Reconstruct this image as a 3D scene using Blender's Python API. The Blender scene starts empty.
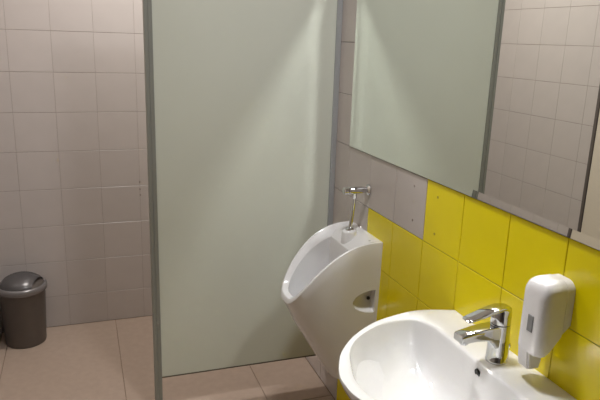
import bpy, bmesh, math, random
from mathutils import Vector, Matrix

random.seed(7)
sc = bpy.context.scene
COL = sc.collection

# ------------------------------------------------------------------ camera
def cam_axes(p, y, r):
    fwd = Vector((math.sin(y)*math.cos(p), math.cos(y)*math.cos(p), -math.sin(p)))
    right = Vector((math.cos(y), -math.sin(y), 0))
    up = right.cross(fwd)
    c, s = math.cos(r), math.sin(r)
    return c*right + s*up, -s*right + c*up, fwd
CAM_LOC = Vector((-1.0002, -1.0196, 1.5545))
R_, U_, F_ = cam_axes(0.2557, 0.3452, 0.0327)
cd = bpy.data.cameras.new('camera')
cd.sensor_width = 36.0
cd.lens = 615.5/600*36.0
cd.clip_start = 0.02
cam = bpy.data.objects.new('camera', cd)
cam.matrix_world = Matrix(((R_.x, U_.x, -F_.x, CAM_LOC.x), (R_.y, U_.y, -F_.y, CAM_LOC.y),
                           (R_.z, U_.z, -F_.z, CAM_LOC.z), (0, 0, 0, 1)))
COL.objects.link(cam)
sc.camera = cam

# ------------------------------------------------------------------ world, lights, exposure
w = bpy.data.worlds.new('world'); sc.world = w; w.use_nodes = True
w.node_tree.nodes['Background'].inputs[0].default_value = (0.05, 0.05, 0.05, 1)
w.node_tree.nodes['Background'].inputs[1].default_value = 0.3

CEIL = 2.62
def ceiling_lamp(name, loc, size, watts, col, spread=180):
    l = bpy.data.lights.new(name, 'AREA'); l.shape = 'DISK'; l.size = size; l.energy = watts; l.color = col; l.spread = math.radians(spread)
    o = bpy.data.objects.new(name, l); o.location = loc; COL.objects.link(o)
    return o
WARM = (0.975, 0.98, 1.0)
ceiling_lamp('ceiling_lamp', (-0.43, 0.33, CEIL - 0.03), 0.20, 13.5, WARM, 150)       # over the washbasin side
ceiling_lamp('ceiling_lamp', (-0.75, 1.75, CEIL - 0.03), 0.20, 19, (1.0, 0.97, 0.935))        # behind the partition

vs = sc.view_settings
vs.view_transform = 'Standard'; vs.look = 'None'; vs.gamma = 1.0; vs.use_curve_mapping = False
vs.exposure = 0.08
sc.display_settings.display_device = 'sRGB'
cy = sc.cycles
cy.use_denoising = True
cy.caustics_reflective = True
cy.blur_glossy = 0.0
cy.max_bounces = 12; cy.diffuse_bounces = 6; cy.glossy_bounces = 6
cy.sample_clamp_indirect = 0.0
cy.use_guiding = True

# ------------------------------------------------------------------ materials
def lin(r, g, b):
    f = lambda v: (v/12.92 if v <= 0.04045 else ((v+0.055)/1.055)**2.4)
    return (f(r/255), f(g/255), f(b/255), 1)

def mat(name, rgb, rough=0.5, metal=0.0, var=0.06, scale=6.0, bump=0.0, bscale=80.0, coat=0.0, spec=0.5, obj_var=0.0, coords='Object'):
    m = bpy.data.materials.new(name); m.use_nodes = True
    nt = m.node_tree; b = nt.nodes['Principled BSDF']
    b.inputs['Roughness'].default_value = rough
    b.inputs['Metallic'].default_value = metal
    b.inputs['Specular IOR Level'].default_value = spec
    if coat: b.inputs['Coat Weight'].default_value = coat; b.inputs['Coat Roughness'].default_value = 0.05
    tc = nt.nodes.new('ShaderNodeTexCoord')
    nz = nt.nodes.new('ShaderNodeTexNoise'); nz.inputs['Scale'].default_value = scale; nz.inputs['Detail'].default_value = 4
    nt.links.new(tc.outputs[coords], nz.inputs['Vector'])
    mp = nt.nodes.new('ShaderNodeMapRange')
    mp.inputs['From Min'].default_value = 0.3; mp.inputs['From Max'].default_value = 0.7
    mp.inputs['To Min'].default_value = 1 - var; mp.inputs['To Max'].default_value = 1 + var
    nt.links.new(nz.outputs['Fac'], mp.inputs['Value'])
    val = mp.outputs['Result']
    if obj_var:
        oi = nt.nodes.new('ShaderNodeObjectInfo')
        m2 = nt.nodes.new('ShaderNodeMapRange'); m2.inputs['To Min'].default_value = 1 - obj_var; m2.inputs['To Max'].default_value = 1 + obj_var
        nt.links.new(oi.outputs['Random'], m2.inputs['Value'])
        mm = nt.nodes.new('ShaderNodeMath'); mm.operation = 'MULTIPLY'
        nt.links.new(val, mm.inputs[0]); nt.links.new(m2.outputs['Result'], mm.inputs[1]); val = mm.outputs[0]
    mx = nt.nodes.new('ShaderNodeVectorMath'); mx.operation = 'SCALE'
    mx.inputs[0].default_value = lin(*rgb)[:3]
    nt.links.new(val, mx.inputs['Scale'])
    nt.links.new(mx.outputs['Vector'], b.inputs['Base Color'])
    if bump:
        n2 = nt.nodes.new('ShaderNodeTexNoise'); n2.inputs['Scale'].default_value = bscale; n2.inputs['Detail'].default_value = 3
        nt.links.new(tc.outputs[coords], n2.inputs['Vector'])
        bp = nt.nodes.new('ShaderNodeBump'); bp.inputs['Strength'].default_value = bump; bp.inputs['Distance'].default_value = 0.002
        nt.links.new(n2.outputs['Fac'], bp.inputs['Height']); nt.links.new(bp.outputs['Normal'], b.inputs['Normal'])
    return m

M = {}
M['tile_grey'] = mat('tile_grey', (188, 180, 176), 0.3, var=0.02, scale=9, bump=0.05, bscale=25, obj_var=0.02)
M['tile_yellow'] = mat('tile_yellow', (226, 208, 0), 0.2, var=0.02, scale=9, bump=0.04, bscale=25, obj_var=0.02)
M['grout'] = mat('grout', (112, 104, 96), 0.9, var=0.15, scale=40)
M['grout_light'] = mat('grout_light', (148, 137, 131), 0.9, var=0.12, scale=40)
M['floor_tile'] = mat('floor_tile', (164, 145, 130), 0.42, var=0.05, scale=30, bump=0.06, bscale=200, obj_var=0.015)
M['floor_grout'] = mat('floor_grout', (132, 112, 97), 0.9, var=0.15, scale=40)
M['panel'] = mat('panel', (209, 212, 199), 0.35, var=0.012, scale=5, bump=0.02, bscale=300)
M['panel_edge'] = mat('panel_edge', (92, 86, 70), 0.6)
M['alu'] = mat('aluminium', (142, 143, 136), 0.42, metal=0.15, var=0.03)
M['alu_light'] = mat('aluminium_light', (162, 164, 164), 0.4, metal=0.1, var=0.03)
M['ceramic'] = mat('ceramic', (221, 220, 220), 0.09, var=0.008, scale=4, coat=0.3)
M['chrome'] = mat('chrome', (210, 211, 213), 0.045, metal=1.0, var=0.01)
M['black_rubber'] = mat('black_rubber', (28, 27, 26), 0.6)
M['plastic_white'] = mat('plastic_white', (228, 226, 226), 0.25, var=0.01)
M['plastic_grey'] = mat('plastic_grey', (128, 128, 128), 0.3, var=0.02)
M['mirror'] = mat('mirror_silver', (240, 243, 238), 0.0, metal=1.0, var=0.0)
M['mirror_back'] = mat('mirror_edge', (70, 84, 78), 0.3)
M['bin_plastic'] = mat('bin_plastic', (94, 86, 80), 0.36, metal=0.25, var=0.04, scale=20)
M['bin_lid'] = mat('bin_lid', (132, 128, 128), 0.27, metal=0.45, var=0.04, scale=20)
M['paint'] = mat('paint_white', (214, 210, 203), 0.7, var=0.02)
M['door'] = mat('door_cream', (214, 204, 188), 0.45, var=0.02)
M['frame'] = mat('door_frame_brown', (92, 84, 80), 0.5, var=0.04)
M['plug'] = mat('wall_plug', (80, 50, 35), 0.8)

# ------------------------------------------------------------------ helpers
def link(name, me, m, parent=None, loc=None, smooth=False, angle=None):
    o = bpy.data.objects.new(name, me); COL.objects.link(o)
    if m is not None and not me.materials: me.materials.append(m)
    if loc is not None: o.location = loc
    if parent is not None: o.parent = parent
    if smooth:
        for p in me.polygons: p.use_smooth = True
        if angle: me.set_sharp_from_angle(angle=math.radians(angle))
    return o

def obj(name, bm, m, parent=None, loc=None, smooth=False, angle=40):
    bmesh.ops.recalc_face_normals(bm, faces=bm.faces)
    me = bpy.data.meshes.new(name); bm.to_mesh(me); bm.free()
    return link(name, me, m, parent, loc, smooth, angle)

def empty(name, loc, label, cat, group=None):
    o = bpy.data.objects.new(name, None); o.location = loc; o.empty_display_size = 0.05; COL.objects.link(o)
    o['label'] = label; o['category'] = cat
    if group: o['group'] = group
    return o

def struct(o, label=None):
    o['kind'] = 'structure'
    if label: o['label'] = label
    return o

def add_box(bm, lo, hi, bevel=0.0, seg=1):
    r = bmesh.ops.create_cube(bm, size=1)
    vs_ = r['verts']
    for v in vs_:
        v.co = Vector([(lo[i]+hi[i])/2 + v.co[i]*(hi[i]-lo[i]) for i in range(3)])
    if bevel:
        es = list({e for v in vs_ for e in v.link_edges})
        bmesh.ops.bevel(bm, geom=es, offset=bevel, segments=seg, profile=0.5, affect='EDGES')

def box(name, lo, hi, m, parent=None, bevel=0.0, seg=1, loc=None, smooth=False):
    bm = bmesh.new(); add_box(bm, lo, hi, bevel, seg)
    return obj(name, bm, m, parent, loc, smooth)

def loft(bm, loops, cap0=False, cap1=False, closed=True):
    rows = [[bm.verts.new(p) for p in lp] for lp in loops]
    n = len(rows[0])
    for a, b in zip(rows[:-1], rows[1:]):
        for i in range(n if closed else n-1):
            j = (i+1) % n
            bm.faces.new((a[i], a[j], b[j], b[i]))
    if cap0: bm.faces.new(rows[0][::-1])
    if cap1: bm.faces.new(rows[-1])
    return rows

def lathe(bm, prof, n=40, axis='z', origin=(0, 0, 0)):
    """prof: list of (radius, height); closed on the axis where radius is 0"""
    O = Vector(origin); loops = []
    for r, h in prof:
        lp = []
        for i in range(n):
            a = 2*math.pi*i/n; c, s = max(r, 1e-5)*math.cos(a), max(r, 1e-5)*math.sin(a)
            lp.append(O + Vector({'z': (c, s, h), 'x': (h, c, s), 'y': (c, h, s)}[axis]))
        loops.append(lp)
    loft(bm, loops, True, True)

def tube(bm, pts, r, n=20):
    """round tube along points"""
    pts = [Vector(p) for p in pts]; loops = []
    rr = r if isinstance(r, (list, tuple)) else [r]*len(pts)
    up = Vector((0, 1, 0))
    for k, p in enumerate(pts):
        t = (pts[min(k+1, len(pts)-1)] - pts[max(k-1, 0)]).normalized()
        a = up - t*up.dot(t)
        if a.length < 1e-3: a = Vector((1, 0, 0)) - t*t.x
        a.normalize(); b = t.cross(a)
        loops.append([p + rr[k]*(math.cos(2*math.pi*i/n)*a + math.sin(2*math.pi*i/n)*b) for i in range(n)])
    loft(bm, loops, True, True)

def smoothstep(a, b, x):
    t = max(0.0, min(1.0, (x-a)/(b-a))); return t*t*(3-2*t)

# ------------------------------------------------------------------ room dimensions
XL = -1.46          # left wall
YB = 2.298          # back wall
YF = -3.4           # wall behind the camera
TH = 0.008          # tile thickness
JW = 0.0018         # joint

# floor
floor = struct(box('floor', (XL-0.15, YF-0.15, -0.12), (0.15, YB+0.15, -0.004), M['floor_grout']), 'beige floor of large rectangular tiles')
_cache = {}
def tile_mesh(w_, h_, d_, m, bev=0.0012):
    key = (round(w_, 4), round(h_, 4), round(d_, 4), m.name)
    if key not in _cache:
        bm = bmesh.new(); add_box(bm, (-w_/2, -h_/2, -d_), (w_/2, h_/2, 0), 0)
        top = [e for e in bm.edges if all(v.co.z > -1e-6 for v in e.verts)]
        bmesh.ops.bevel(bm, geom=top, offset=bev, segments=1, affect='EDGES')
        bmesh.ops.recalc_face_normals(bm, faces=bm.faces)
        me = bpy.data.meshes.new('tile'); bm.to_mesh(me); bm.free(); me.materials.append(m)
        _cache[key] = me
    return _cache[key]

fx = [XL, -1.42, -0.883, -0.290, 0.0]
fy = [YF, -1.15, 0.05, 1.25, YB]
for a, b in zip(fx[:-1], fx[1:]):
    for c, d in zip(fy[:-1], fy[1:]):
        me = tile_mesh(b-a-0.003, d-c-0.003, 0.01, M['floor_tile'], 0.001)
        link('tile', me, None, floor, ((a+b)/2, (c+d)/2, 0.0))

ceiling = struct(box('ceiling', (XL-0.15, YF-0.15, CEIL), (0.15, YB+0.15, CEIL+0.1), M['paint']), 'plain white ceiling')

# tiled walls ------------------------------------------------------
def tile_at(wall, name, m, c, n, w_, h_):
    """c centre of the face, n inward normal axis ('-x','+x','-y')"""
    jh, jv = (JW*1.3, JW*1.3) if n == '-x' else (0.0021, 0.0011)
    me = tile_mesh(w_-jv, h_-jh, TH, m, 0.0008)
    o = bpy.data.objects.new(name, me); COL.objects.link(o); o.parent = wall; o.location = c
    tx = random.gauss(0, 0.0011); ty = random.gauss(0, 0.0011)
    base = {'-x': Matrix(((0, 0, -1), (-1, 0, 0), (0, 1, 0))),
            '+x': Matrix(((0, 0, 1), (1, 0, 0), (0, 1, 0))),
            '-y': Matrix(((1, 0, 0), (0, 0, -1), (0, 1, 0)))}[n]
    o.rotation_euler = (base @ Matrix.Rotation(tx, 3, 'X') @ Matrix.Rotation(ty, 3, 'Y')).to_euler()
    return o

def edges(lo, hi, first, step):
    e = [lo]; v = first
    while v < hi - 0.012:
        if v > lo + 0.012: e.append(v)
        v += step
    return e + [hi]

GR = 0.0035  # how far grout lies behind the tile face
wall_right = struct(box('wall_right', (GR, YF-0.15, 0), (0.15, YB+0.15, CEIL), M['grout']),
                    'right wall of grey square tiles with a stepped field of bright yellow tiles')
ye = edges(-1.0, YB, -0.8, 0.2)
ze = edges(0.0, CEIL, 0.1487, 0.2)
for j in range(len(ze)-1):
    z0, z1 = ze[j], ze[j+1]; zc = (z0+z1)/2
    for i in range(len(ye)-1):
        y0, y1 = ye[i], ye[i+1]; yc = (y0+y1)/2
        lim = 1.2 if zc < 0.7 else (1.0 if zc < 0.9 else (0.6 if zc < 1.14 else -9))
        m = M['tile_yellow'] if yc < lim else M['tile_grey']
        tile_at(wall_right, 'tile', m, (0, yc, zc), '-x', y1-y0, z1-z0)

wall_back = struct(box('wall_back', (XL-0.15, YB+0.0013, 0), (0.15, YB+0.15, CEIL), M['grout_light']),
                   'back wall of pale pinkish grey square tiles')
xe = edges(XL, 0.0, -0.7256-0.1972*3, 0.1972)
zb = edges(0.0, CEIL, 1.5547-0.1972*7, 0.1972)
for j in range(len(zb)-1):
    for i in range(len(xe)-1):
        tile_at(wall_back, 'tile', M['tile_grey'], ((xe[i]+xe[i+1])/2, YB, (zb[j]+zb[j+1])/2), '-y', xe[i+1]-xe[i], zb[j+1]-zb[j])

DY1, DY0, DZ = 1.43, 0.55, 2.08     # door opening in the left wall
bm = bmesh.new()
add_box(bm, (XL-0.15, DY1, 0), (XL-0.0013, YB+0.15, CEIL))
add_box(bm, (XL-0.15, YF-0.15, 0), (XL-0.0013, DY0, CEIL))
add_box(bm, (XL-0.15, DY0, DZ), (XL-0.0013, DY1, CEIL))
wall_left = struct(obj('wall_left', bm, M['grout_light']), 'left wall of pale grey square tiles beside a door')
yl = edges(DY1, YB, YB-0.1972*4, 0.1972)
zl = edges(0.0, CEIL, 1.763-0.1972*8, 0.1972)
for j in range(len(zl)-1):
    for i in range(len(yl)-1):
        tile_at(wall_left, 'tile', M['tile_grey'], (XL, (yl[i]+yl[i+1])/2, (zl[j]+zl[j+1])/2), '+x', yl[i+1]-yl[i], zl[j+1]-zl[j])
yl2 = edges(-1.0, DY0, -0.8, 0.1972)
for j in range(len(zl)-1):
    for i in range(len(yl2)-1):
        tile_at(wall_left, 'tile', M['tile_grey'], (XL, (yl2[i]+yl2[i+1])/2, (zl[j]+zl[j+1])/2), '+x', yl2[i+1]-yl2[i], zl[j+1]-zl[j])
wall_front = struct(box('wall_front', (XL-0.15, YF-0.15, 0), (0.15, YF, CEIL), M['tile_grey']), 'plain pale wall opposite the back wall')

# door in the left wall
bm = bmesh.new()
add_box(bm, (XL-0.05, DY1-0.018, 0), (XL+0.004, DY1, DZ), 0.001)
add_box(bm, (XL-0.05, DY0, 0), (XL+0.004, DY0+0.018, DZ), 0.001)
add_box(bm, (XL-0.05, DY0+0.018, DZ-0.018), (XL+0.004, DY1-0.018, DZ), 0.001)
door = struct(obj('door_1', bm, M['frame']), 'cream door in a dark brown frame')
leaf = box('door_leaf', (XL-0.045, DY0+0.020, 0.006), (XL-0.001, DY1-0.020, DZ-0.020), M['door'], door, 0.002)
bm = bmesh.new(); lathe(bm, [(0, 0), (0.024, 0), (0.024, 0.006), (0.009, 0.008), (0.009, 0.045), (0, 0.045)], 20, 'x', (XL-0.005, DY0+0.1, 1.02))
tube(bm, [(XL+0.035, DY0+0.1, 1.02), (XL+0.036, DY0+0.15, 1.02), (XL+0.036, DY0+0.21, 1.02)], 0.009, 12)
obj('handle', bm, M['chrome'], leaf, None, True)

# leftover screw holes
def plug(wall, c, n):
    bm = bmesh.new()
    if n == '-x': lathe(bm, [(0, 0.006), (0.0036, 0.006), (0.0036, -0.0006), (0.0026, -0.0006), (0.0022, 0.001), (0, 0.001)], 10, 'x', c)
    else: lathe(bm, [(0, 0.006), (0.0036, 0.006), (0.0036, -0.0006), (0.0026, -0.0006), (0.0022, 0.001), (0, 0.001)], 10, 'y', c)
    obj('wall_plug', bm, M['plug'], wall)
for y, z in ((0.676, 1.108), (0.671, 0.995), (0.534, 1.106), (0.535, 0.990)): plug(wall_right, (0, y, z), '-x')
for z in (0.785, 0.746, 0.713): plug(wall_back, (-0.724, YB, z), '-y')

# ------------------------------------------------------------------ partition
YP = 1.333
part = empty('partition', (-0.757, YP+0.014, 0), 'tall pale green privacy screen panel standing beside the urinal', 'partition')
def under(parent, o):
    o.parent = parent; o.matrix_parent_inverse = Matrix.Translation(-parent.location); return o
PT = 2.02
under(part, box('panel', (-0.742, YP+0.008, 0.163), (-0.018, YP+0.021, PT-0.01), M['panel'], None, 0.0008))
under(part, box('bottom_edge', (-0.742, YP+0.0075, 0.158), (-0.018, YP+0.0215, 0.164), M['panel_edge']))
bm = bmesh.new()
add_box(bm, (-0.7715, YP, 0.0), (-0.7575, YP+0.029, PT), 0.0015)
add_box(bm, (-0.7575, YP+0.003, 0.0), (-0.741, YP+0.026, PT), 0.0015)
under(part, obj('post', bm, M['alu']))
under(part, box('foot_plate', (-0.785, YP-0.012, 0), (-0.728, YP+0.041, 0.006), M['alu'], None, 0.001))
bm = bmesh.new()
add_box(bm, (-0.023, YP, 0.15), (-0.0005, YP+0.007, PT), 0.001)
add_box(bm, (-0.023, YP+0.022, 0.15), (-0.0005, YP+0.029, PT), 0.001)
add_box(bm, (-0.006, YP+0.0065, 0.15), (-0.0005, YP+0.0225, PT), 0)
under(part, obj('wall_channel', bm, M['alu_light']))

# ------------------------------------------------------------------ mirror
MY0, MY1, MZ0, MZ1 = -0.62, 1.190, 1.151, 1.880
mir = empty('wall_mirror', (0, (MY0+MY1)/2, MZ0), 'large frameless wall mirror with bright edge strip on the tiled wall above the washbasin', 'mirror')
BW, TILT = 0.021, math.radians(3.8)
x_in = -0.0032; x_out = x_in - BW*math.tan(TILT)
bm = bmesh.new()
q = lambda i: [(x_in, MY0+i, MZ0+i), (x_in, MY1-i, MZ0+i), (x_in, MY1-i, MZ1-i), (x_in, MY0+i, MZ1-i)]
bm.faces.new([bm.verts.new(p) for p in q(BW)])
under(mir, obj('mirror_glass', bm, M['mirror']))
bm = bmesh.new()
a = [bm.verts.new((x_out, p[1], p[2])) for p in q(0)]; b = [bm.verts.new(p) for p in q(BW)]
for i in range(4): bm.faces.new((a[i], a[(i+1) % 4], b[(i+1) % 4], b[i]))
under(mir, obj('bevel', bm, M['mirror']))
under(mir, box('backing', (x_in+0.0003, MY0+0.0005, MZ0+0.0005), (-0.0009, MY1-0.0005, MZ1-0.0005), M['mirror_back']))

# ------------------------------------------------------------------ urinal
UY, UD, UB = 1.005, 0.325, 0.141
PE = 3.035; Z0, ZT, QE = 0.856, 0.6125, 2.46
NB, NK = 56, 17
def zrim(x): return Z0 - (Z0-ZT)*(min(1.0, abs(x)/UD))**QE
def outline(D, B, back, pe=PE):
    """closed loop: bullet curve from near wall side round the tip, then straight along the back"""
    pts = []
    for i in range(NB):
        th = -math.pi/2 + math.pi*i/(NB-1)
        cx = abs(math.cos(th))**(2/pe) if abs(math.cos(th)) > 1e-9 else 0.0
        sy = math.copysign(abs(math.sin(th))**(2/pe), th)
        pts.append((back - (D+back)*cx, B*sy))
    for k in range(1, NK+1):
        t = k/(NK+1)
        pts.append((back, B - 2*B*t))
    return pts
bot = outline(0.138, 0.112, 0.0, 2.6)
top = outline(UD, UB, 0.0)
loops = []
for k in range(11):
    t = k/10.0
    lp = []
    for (bx, by), (tx, ty) in zip(bot, top):
        zr = zrim(tx) - 0.006
        e = t + 0.035*math.sin(math.pi*t)*(abs(tx)/UD)       # slight outward belly towards the front
        ey = 1-(1-t)**1.8
        lp.append((bx+(tx-bx)*e, UY + by+(ty-by)*ey, 0.285 + (zr-0.285)*t))
    loops.append(lp)
def ring(off, back, dz):
    o = outline(UD-0.66*off, UB-off, back); return [(x, UY+y, zrim(x)+dz(x)) for x, y in o]
loops.append([(x*0.997, UY+y*0.992, zrim(x)-0.0015) for x, y in top])
loops.append(ring(0.005, -0.003, lambda x: 0.0))
loops.append(ring(0.010, -0.010, lambda x: -0.001))
loops.append(ring(0.013, -0.046, lambda x: -0.003))
loops.append(ring(0.017, -0.060, lambda x: -0.008))
loops.append(ring(0.041, -0.101, lambda x: -0.031))
loops.append(ring(0.0418, -0.102, lambda x: -0.0325))
loops.append(ring(0.0420, -0.1025, lambda x: -0.0345))
loops.append(ring(0.0425, -0.107, lambda x: -0.070))
o2 = outline(UD-0.034, UB-0.046, -0.109)
loops.append([(x, UY+y, zrim(x)-0.125 - 0.06*(1-abs(x)/UD)) for x, y in o2])
o3 = outline(UD-0.062, UB-0.058, -0.114)
loops.append([(x, UY+y, 0.46+0.25*(zrim(x)-ZT)) for x, y in o3])
o4 = outline(UD-0.10, UB-0.08, -0.125)
loops.append([(x, UY+y, 0.43+0.1*(zrim(x)-ZT)) for x, y in o4])
bm = bmesh.new(); loft(bm, loops, True, True)
bmesh.ops.recalc_face_normals(bm, faces=bm.faces)
me = bpy.data.meshes.new('body'); bm.to_mesh(me); bm.free()
body_tmp = link('body', me, M['ceramic'])
# side pockets for the fixing screws
bm = bmesh.new()
for s in (-1, 1):
    r = bmesh.ops.create_uvsphere(bm, u_segments=32, v_segments=20, radius=1.0)
    for v in r['verts']:
        v.co = Vector((min(-0.014, -0.012 + v.co.x*0.095), UY + s*0.150 + v.co.y*0.052, 0.625 + v.co.z*0.048))
me2 = bpy.data.meshes.new('cut'); bm.to_mesh(me2); bm.free()
cut = link('cut', me2, M['ceramic'])
md = body_tmp.modifiers.new('b', 'BOOLEAN'); md.operation = 'DIFFERENCE'; md.object = cut; md.solver = 'EXACT'
bpy.context.view_layer.update()
dg = bpy.context.evaluated_depsgraph_get()
ume = bpy.data.meshes.new_from_object(body_tmp.evaluated_get(dg))
bpy.data.objects.remove(body_tmp); bpy.data.objects.remove(cut)
ur = empty('urinal', (0, UY, 0.285), 'white ceramic wall urinal with pointed lip next to the green partition', 'urinal')
body = under(ur, link('body', ume, M['ceramic'], None, None, True, 38))
bm = bmesh.new()
lathe(bm, [(0.0305, -0.06), (0.029, -0.002), (0.0265, 0.003), (0.019, 0.0055), (0, 0.0055)], 32, 'z', (-0.070, UY, 0.860))
under(ur, obj('inlet_boss', bm, M['ceramic'], None, None, True, 60))
for s in (-1,):
    bm = bmesh.new(); lathe(bm, [(0, 0), (0.007, 0), (0.0065, 0.006), (0.003, 0.008), (0, 0.008)], 6, 'y', (-0.028, UY-0.106, 0.628))
    for v in bm.verts: v.co.y = 2*(UY-0.106) - v.co.y
    under(ur, obj('fixing_screw', bm, M['black_rubber']))
bm = bmesh.new(); lathe(bm, [(0, 0), (0.005, 0), (0.0045, 0.0012), (0, 0.0016)], 14, 'z', (-0.035, UY-0.105, zrim(-0.035)-0.0035))
under(ur, obj('screw_cap', bm, M['plastic_grey'], None, None, True))

# flush valve
VY = 1.003
fv = empty('flush_valve', (0, VY, 1.017), 'small chrome flush valve with down pipe above the urinal', 'flush valve')
bm = bmesh.new(); lathe(bm, [(0, -0.001), (0.021, -0.001), (0.021, -0.004), (0.014, -0.010), (0.0105, -0.012), (0, -0.012)], 32, 'x', (0, VY, 1.017))
under(fv, obj('rosette', bm, M['chrome'], None, None, True))
bm = bmesh.new(); lathe(bm, [(0, -0.008), (0.0115, -0.008), (0.0115, -0.028), (0.0138, -0.030), (0.0138, -0.080), (0.012, -0.082), (0, -0.082)], 32, 'x', (0, VY, 1.017))
under(fv, obj('valve_body', bm, M['chrome'], None, None, True))
bm = bmesh.new(); lathe(bm, [(0, -0.082), (0.0085, -0.082), (0.0085, -0.085), (0.0135, -0.086), (0.0135, -0.101), (0.009, -0.104), (0, -0.1045)], 32, 'x', (0, VY, 1.017))
under(fv, obj('push_button', bm, M['chrome'], None, None, True))
bm = bmesh.new(); lathe(bm, [(0, 0.0), (0.0085, 0), (0.0085, -0.008), (0.0100, -0.009), (0.0100, -0.021), (0.0085, -0.023), (0, -0.023)], 8, 'z', (-0.058, VY, 1.010))
under(fv, obj('coupling_nut', bm, M['chrome']))
bm = bmesh.new(); tube(bm, [(-0.058, VY, 0.99), (-0.0585, VY, 0.975), (-0.062, VY, 0.93), (-0.0675, VY, 0.885), (-0.069, VY, 0.862)], 0.0068, 20)
under(fv, obj('down_pipe', bm, M['chrome'], None, None, True))
bm = bmesh.new(); lathe(bm, [(0, 0.0), (0.0165, 0), (0.0165, 0.003), (0.012, 0.007), (0.008, 0.010), (0, 0.010)], 32, 'z', (-0.070, VY, 0.8655))
under(fv, obj('pipe_flange', bm, M['chrome'], None, None, True))

# ------------------------------------------------------------------ washbasin
SY, SZ = 0.102, 0.804
def catmull(pts, sub=10):
    out = []; n = len(pts)
    for i in range(n-1):
        p0 = Vector(pts[max(i-1, 0)]); p1 = Vector(pts[i]); p2 = Vector(pts[i+1]); p3 = Vector(pts[min(i+2, n-1)])
        for k in range(sub):
            t = k/sub
            out.append(0.5*((2*p1)+(p2-p0)*t+(2*p0-5*p1+4*p2-p3)*t*t+(3*p1-p0-3*p2+p3)*t**3))
    out.append(Vector(pts[-1])); return out
oh = [(-0.001, .289), (-.07, .311), (-.118, .315), (-.172, .307), (-.264, .278), (-.35, .222), (-.415, .156), (-.450, .098), (-.472, .040), (-.475, 0.0)]
oh = [(0.0, 0.0)] + [tuple(v) for v in catmull(oh)]
ih = [(-.118, 0.0), (-.117, .10), (-.1165, .185), (-.121, .222), (-.137, .252), (-.165, .268), (-.24, .263), (-.309, .232), (-.365, .189), (-.401, .138), (-.421, .088), (-.436, .040), (-.440, 0.0)]
ih = [tuple(v) for v in catmull(ih)]
def full(half): return half + [(x, -y) for x, y in half[::-1]]
def polar(poly, c, ang):
    d = Vector((math.cos(ang), math.sin(ang))); best = 0
    n = len(poly)
    for i in range(n):
        a = Vector(poly[i]) - c; b = Vector(poly[(i+1) % n]) - c; e = b-a
        den = d.x*e.y - d.y*e.x
        if abs(den) < 1e-12: continue
        t = (a.x*e.y - a.y*e.x)/den; u = (a.x*d.y - a.y*d.x)/den
        if t > 0 and -1e-6 <= u <= 1+1e-6: best = max(best, t)
    return best
SC = Vector((-0.25, 0.0))
corner = math.atan2(0.289, 0.249)
NA = 160
angs = sorted([2*math.pi*i/NA for i in range(NA)] + [corner, 2*math.pi-corner])
ro = [polar(full(oh), SC, a) for a in angs]; ri = [polar(full(ih), SC, a) for a in angs]
OUT = [SC + r*Vector((math.cos(a), math.sin(a))) for r, a in zip(ro, angs)]
INN = [SC + r*Vector((math.cos(a), math.sin(a))) for r, a in zip(ri, angs)]
def P(v, z): return (min(v.x, -0.0005), SY+v.y, z)
def oscale(s, z):
    return [P(Vector((v.x*s, v.y*(0.25+0.75*s) if s < 0.9 else v.y*s)), z) for v in OUT]
def mixl(t, z0, z1=None): return [P(o.lerp(i, t), z0) for o, i in zip(OUT, INN)]
DR = Vector((-0.235, 0.0))
def basin(s, z): return [P(DR + (v-DR)*s, z) for v in INN]
loops = [oscale(0.50, SZ-0.185), oscale(0.62, SZ-0.165), oscale(0.75, SZ-0.125), oscale(0.86, SZ-0.085), oscale(0.935, SZ-0.055), oscale(0.972, SZ-0.034),
         oscale(0.990, SZ-0.016), oscale(0.9985, SZ-0.007), oscale(0.9965, SZ-0.002),
         mixl(0.06, SZ), mixl(0.5, SZ-0.0005), mixl(0.90, SZ-0.001), mixl(0.965, SZ-0.003), basin(1.0, SZ-0.008),
         basin(0.985, SZ-0.018), basin(0.965, SZ-0.035), basin(0.93, SZ-0.060), basin(0.87, SZ-0.088), basin(0.76, SZ-0.113), basin(0.6, SZ-0.130), basin(0.42, SZ-0.139), basin(0.25, SZ-0.143), basin(0.1, SZ-0.146)]
bm = bmesh.new(); loft(bm, loops, True, True)
sink = empty('washbasin', (0, SY, SZ-0.185), 'white ceramic wall-hung washbasin with rounded front below the mirror', 'washbasin')
under(sink, obj('basin', bm, M['ceramic'], None, None, True, 50))
bm = bmesh.new(); lathe(bm, [(0, 0.003), (0.014, 0.003), (0.020, 0.004), (0.022, 0.002), (0.022, 0.0), (0, 0)], 28, 'z', (DR.x, SY, SZ-0.1455))
under(sink, obj('drain', bm, M['chrome'], None, None, True))
# overflow opening in the rear wall of the bowl
bm = bmesh.new(); lathe(bm, [(0, -0.0002), (0.0075, -0.0002), (0.0085, -0.0012), (0.0092, 0.0004), (0.0092, 0.004), (0, 0.004)], 24, 'x', (0, 0, 0))
for v in bm.verts: v.co.z *= 1.25
ov = obj('overflow_hole', bm, M['black_rubber'], None, (-0.1225, SY, 0.778), True)
ov.rotation_euler = (0, math.radians(-14), 0)
ov.parent = sink; ov.matrix_parent_inverse = Matrix.Translation(-sink.location)

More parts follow.
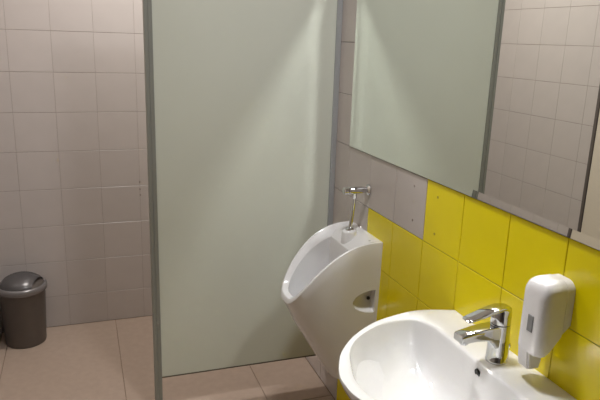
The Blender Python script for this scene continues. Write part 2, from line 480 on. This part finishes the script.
# ------------------------------------------------------------------ mixer tap
TX, TY = -0.067, 0.107
tap = empty('mixer_tap', (TX, TY, SZ), 'chrome single-lever mixer tap standing on the washbasin', 'tap')
bm = bmesh.new(); lathe(bm, [(0, -0.0002), (0.0272, -0.0002), (0.0272, 0.004), (0.0260, 0.006), (0.0256, 0.05), (0.0245, 0.098), (0.0230, 0.099), (0, 0.099)], 40, 'z', (TX, TY, SZ))
under(tap, obj('tap_body', bm, M['chrome'], None, None, True))
bm = bmesh.new(); lathe(bm, [(0, 0.0985), (0.0225, 0.0985), (0.0225, 0.1012), (0, 0.1012)], 40, 'z', (TX, TY, SZ))
under(tap, obj('seam_ring', bm, M['black_rubber'], None, None, True))
bm = bmesh.new(); lathe(bm, [(0, 0.101), (0.0245, 0.101), (0.0240, 0.128), (0.0225, 0.136), (0.018, 0.1405), (0.009, 0.1425), (0, 0.143)], 40, 'z', (TX, TY, SZ))
cap = under(tap, obj('cartridge_cap', bm, M['chrome'], None, None, True, 50))
def rrect(w_, h_, r, n=5):
    pts = []
    for cx, cz, a0 in ((w_/2-r, h_/2-r, 0), (-w_/2+r, h_/2-r, 90), (-w_/2+r, -h_/2+r, 180), (w_/2-r, -h_/2+r, 270)):
        for k in range(n+1):
            a = math.radians(a0 + 90*k/n); pts.append((cx + r*math.cos(a), cz + r*math.sin(a)))
    return pts
def sweep(bm, secs):
    """secs: (x, zc, width, height, radius) sections in the YZ plane"""
    loft(bm, [[(x, TY+py, zc+pz) for py, pz in rrect(w_, h_, min(r, w_/2-1e-4, h_/2-1e-4))] for x, zc, w_, h_, r in secs], True, True)
bm = bmesh.new()
sweep(bm, [(TX+0.005, SZ+0.066, 0.044, 0.062, 0.008), (TX-0.020, SZ+0.0690, 0.043, 0.056, 0.007), (TX-0.028, SZ+0.0755, 0.0425, 0.042, 0.006), (TX-0.040, SZ+0.0800, 0.042, 0.032, 0.006),
           (TX-0.075, SZ+0.0795, 0.040, 0.026, 0.005), (TX-0.108, SZ+0.0755, 0.038, 0.0215, 0.0045), (TX-0.116, SZ+0.0745, 0.037, 0.0195, 0.004), (TX-0.118, SZ+0.0742, 0.034, 0.016, 0.003)])
sp = under(tap, obj('spout', bm, M['chrome'], None, None, True, 28))
bm = bmesh.new(); lathe(bm, [(0, 0), (0.0105, 0), (0.0105, -0.008), (0.0095, -0.009), (0, -0.008)], 24, 'z', (TX-0.100, TY, SZ+0.0660))
ae = obj('aerator', bm, M['chrome'], None, None, True); ae.parent = sp
bm = bmesh.new()
sweep(bm, [(TX+0.016, SZ+0.1375, 0.030, 0.010, 0.003), (TX-0.010, SZ+0.1395, 0.037, 0.012, 0.004), (TX-0.030, SZ+0.1365, 0.036, 0.011, 0.004), (TX-0.060, SZ+0.1290, 0.035, 0.009, 0.003),
           (TX-0.088, SZ+0.1218, 0.033, 0.0065, 0.0025), (TX-0.099, SZ+0.1190, 0.031, 0.005, 0.002), (TX-0.1015, SZ+0.1182, 0.027, 0.003, 0.001)])
under(tap, obj('lever', bm, M['chrome'], None, None, True, 50))
bm = bmesh.new(); tube(bm, [(TX+0.030, TY-0.004, SZ-0.001), (TX+0.030, TY-0.004, SZ+0.036)], 0.0026, 10); lathe(bm, [(0, 0), (0.005, 0), (0.0055, 0.004), (0.004, 0.009), (0, 0.010)], 16, 'z', (TX+0.030, TY-0.004, SZ+0.033))
under(tap, obj('waste_rod', bm, M['chrome'], None, None, True))

# ------------------------------------------------------------------ soap dispenser
DYc, DW = -0.005, 0.077
dis = empty('soap_dispenser', (0, DYc, 0.86), 'white plastic soap dispenser with grey sight window on the yellow tiles', 'soap dispenser')
ZTOP, ZBOT = 1.061, 0.883
def dloop(x, inset, zt_in=0.0, zb_up=0.0, rt=0.025, rb=0.009, n=8):
    y0, y1 = DYc-DW/2+inset, DYc+DW/2-inset; z0, z1 = ZBOT+inset+zb_up, ZTOP-inset-zt_in
    pts = []
    for cy_, cz_, a0, r in ((y1-rt, z1-rt, 0, rt), (y0+rt, z1-rt, 90, rt), (y0+rb, z0+rb, 180, rb), (y1-rb, z0+rb, 270, rb)):
        for k in range(n+1):
            a = math.radians(a0+90*k/n); pts.append((x, cy_+r*math.cos(a), cz_+r*math.sin(a)))
    return pts
bm = bmesh.new(); loft(bm, [dloop(-0.0008, 0.001, 0, 0.066), dloop(-0.010, 0.001, 0, 0.058), dloop(-0.020, 0.001, 0, 0.048), dloop(-0.0215, 0.003, 0, 0.047)], True, True)
under(dis, obj('back_plate', bm, M['plastic_white'], None, None, True, 40))
bm = bmesh.new()
loft(bm, [dloop(-0.0212, 0.0022, 0, 0.045), dloop(-0.0225, 0.0, 0, 0.044), dloop(-0.034, 0, 0, 0.029), dloop(-0.046, 0.0, 0, 0.014), dloop(-0.058, 0.0, 0.001, 0.003), dloop(-0.068, 0.0012, 0.003, 0), dloop(-0.075, 0.0042, 0.006, 0.0),
          dloop(-0.0795, 0.0095, 0.009, -0.006, 0.022, 0.008), dloop(-0.0815, 0.017, 0.011, -0.009, 0.016, 0.006)], True, True)
under(dis, obj('cover', bm, M['plastic_white'], None, None, True, 45))
under(dis, box('sight_window', (-0.0835, -0.017, 0.938), (-0.080, 0.0005, 0.978), M['plastic_grey'], None, 0.001))
bm = bmesh.new()
loft(bm, [[(-0.034, 0.033, ze_), (-0.034, -0.004, ze_), (-0.073+k, -0.004, ze_), (-0.073+k, 0.033, ze_)] for ze_, k in ((0.905, 0.0), (0.882, 0.0), (0.855, 0.003), (0.838, 0.006))], True, True)
es = [e for e in bm.edges if abs((e.verts[0].co-e.verts[1].co).normalized().z) > 0.6]
bmesh.ops.bevel(bm, geom=es, offset=0.004, segments=3, affect='EDGES')
under(dis, obj('push_lever', bm, M['plastic_white'], None, None, True, 40))
bm = bmesh.new(); lathe(bm, [(0, 0), (0.006, 0), (0.005, -0.012), (0, -0.012)], 14, 'z', (-0.028, -0.014, 0.9))
under(dis, obj('nozzle', bm, M['plastic_grey'], None, None, True))

# ------------------------------------------------------------------ waste bin
BX, BY = -1.332, 2.172
bn = empty('waste_bin', (BX, BY, 0), 'round dark grey waste bin with domed swing lid by the back wall', 'waste bin')
bm = bmesh.new(); lathe(bm, [(0, 0.0), (0.093, 0.0), (0.097, 0.004), (0.0985, 0.03), (0.110, 0.296), (0.107, 0.296), (0.107, 0.286), (0, 0.286)], 48, 'z', (BX, BY, 0))
under(bn, obj('bin_body', bm, M['bin_plastic'], None, None, True))
bm = bmesh.new(); lathe(bm, [(0.1085, 0.284), (0.115, 0.284), (0.119, 0.288), (0.1195, 0.302), (0.1175, 0.312), (0.112, 0.317), (0.108, 0.318), (0.104, 0.316), (0.1055, 0.304)], 48, 'z', (BX, BY, 0))
for f in [f for f in bm.faces if len(f.verts) > 4]: bm.faces.remove(f)
under(bn, obj('lid_rim', bm, M['bin_lid'], None, None, True, 60))
def dome(bm, r, h, z0, a, lim=None, n=24):
    """ellipsoid cap, kept where |u| < lim along direction a"""
    lp = []; ca, sa = math.cos(a), math.sin(a)
    rows = []
    for i in range(n+1):
        u = -lim + 2*lim*i/n; row = []
        vm = math.sqrt(max(1e-6, r*r-u*u))
        for j in range(n+1):
            v = -vm + 2*vm*j/n
            q_ = max(0, 1-(u*u+v*v)/(r*r))
            row.append(bm.verts.new((BX+u*ca-v*sa, BY+u*sa+v*ca, z0+h*q_**0.62)))
        rows.append(row)
    for i in range(n):
        for j in range(n): bm.faces.new((rows[i][j], rows[i+1][j], rows[i+1][j+1], rows[i][j+1]))
A = math.radians(-20)
bm = bmesh.new(); lathe(bm, [(0.1055, 0.305)] + [(0.1055*math.cos(t), 0.308+0.032*math.sin(t)) for t in [math.radians(9*k) for k in range(0, 10)]] + [(0, 0.340)], 48, 'z', (BX, BY, 0))
under(bn, obj('lid_housing', bm, M['bin_plastic'], None, None, True, 60))
bm = bmesh.new(); dome(bm, 0.1075, 0.060, 0.310, A, 0.080)
bmesh.ops.solidify(bm, geom=bm.faces[:], thickness=0.004)
under(bn, obj('swing_flap', bm, M['bin_lid'], None, None, True, 50))
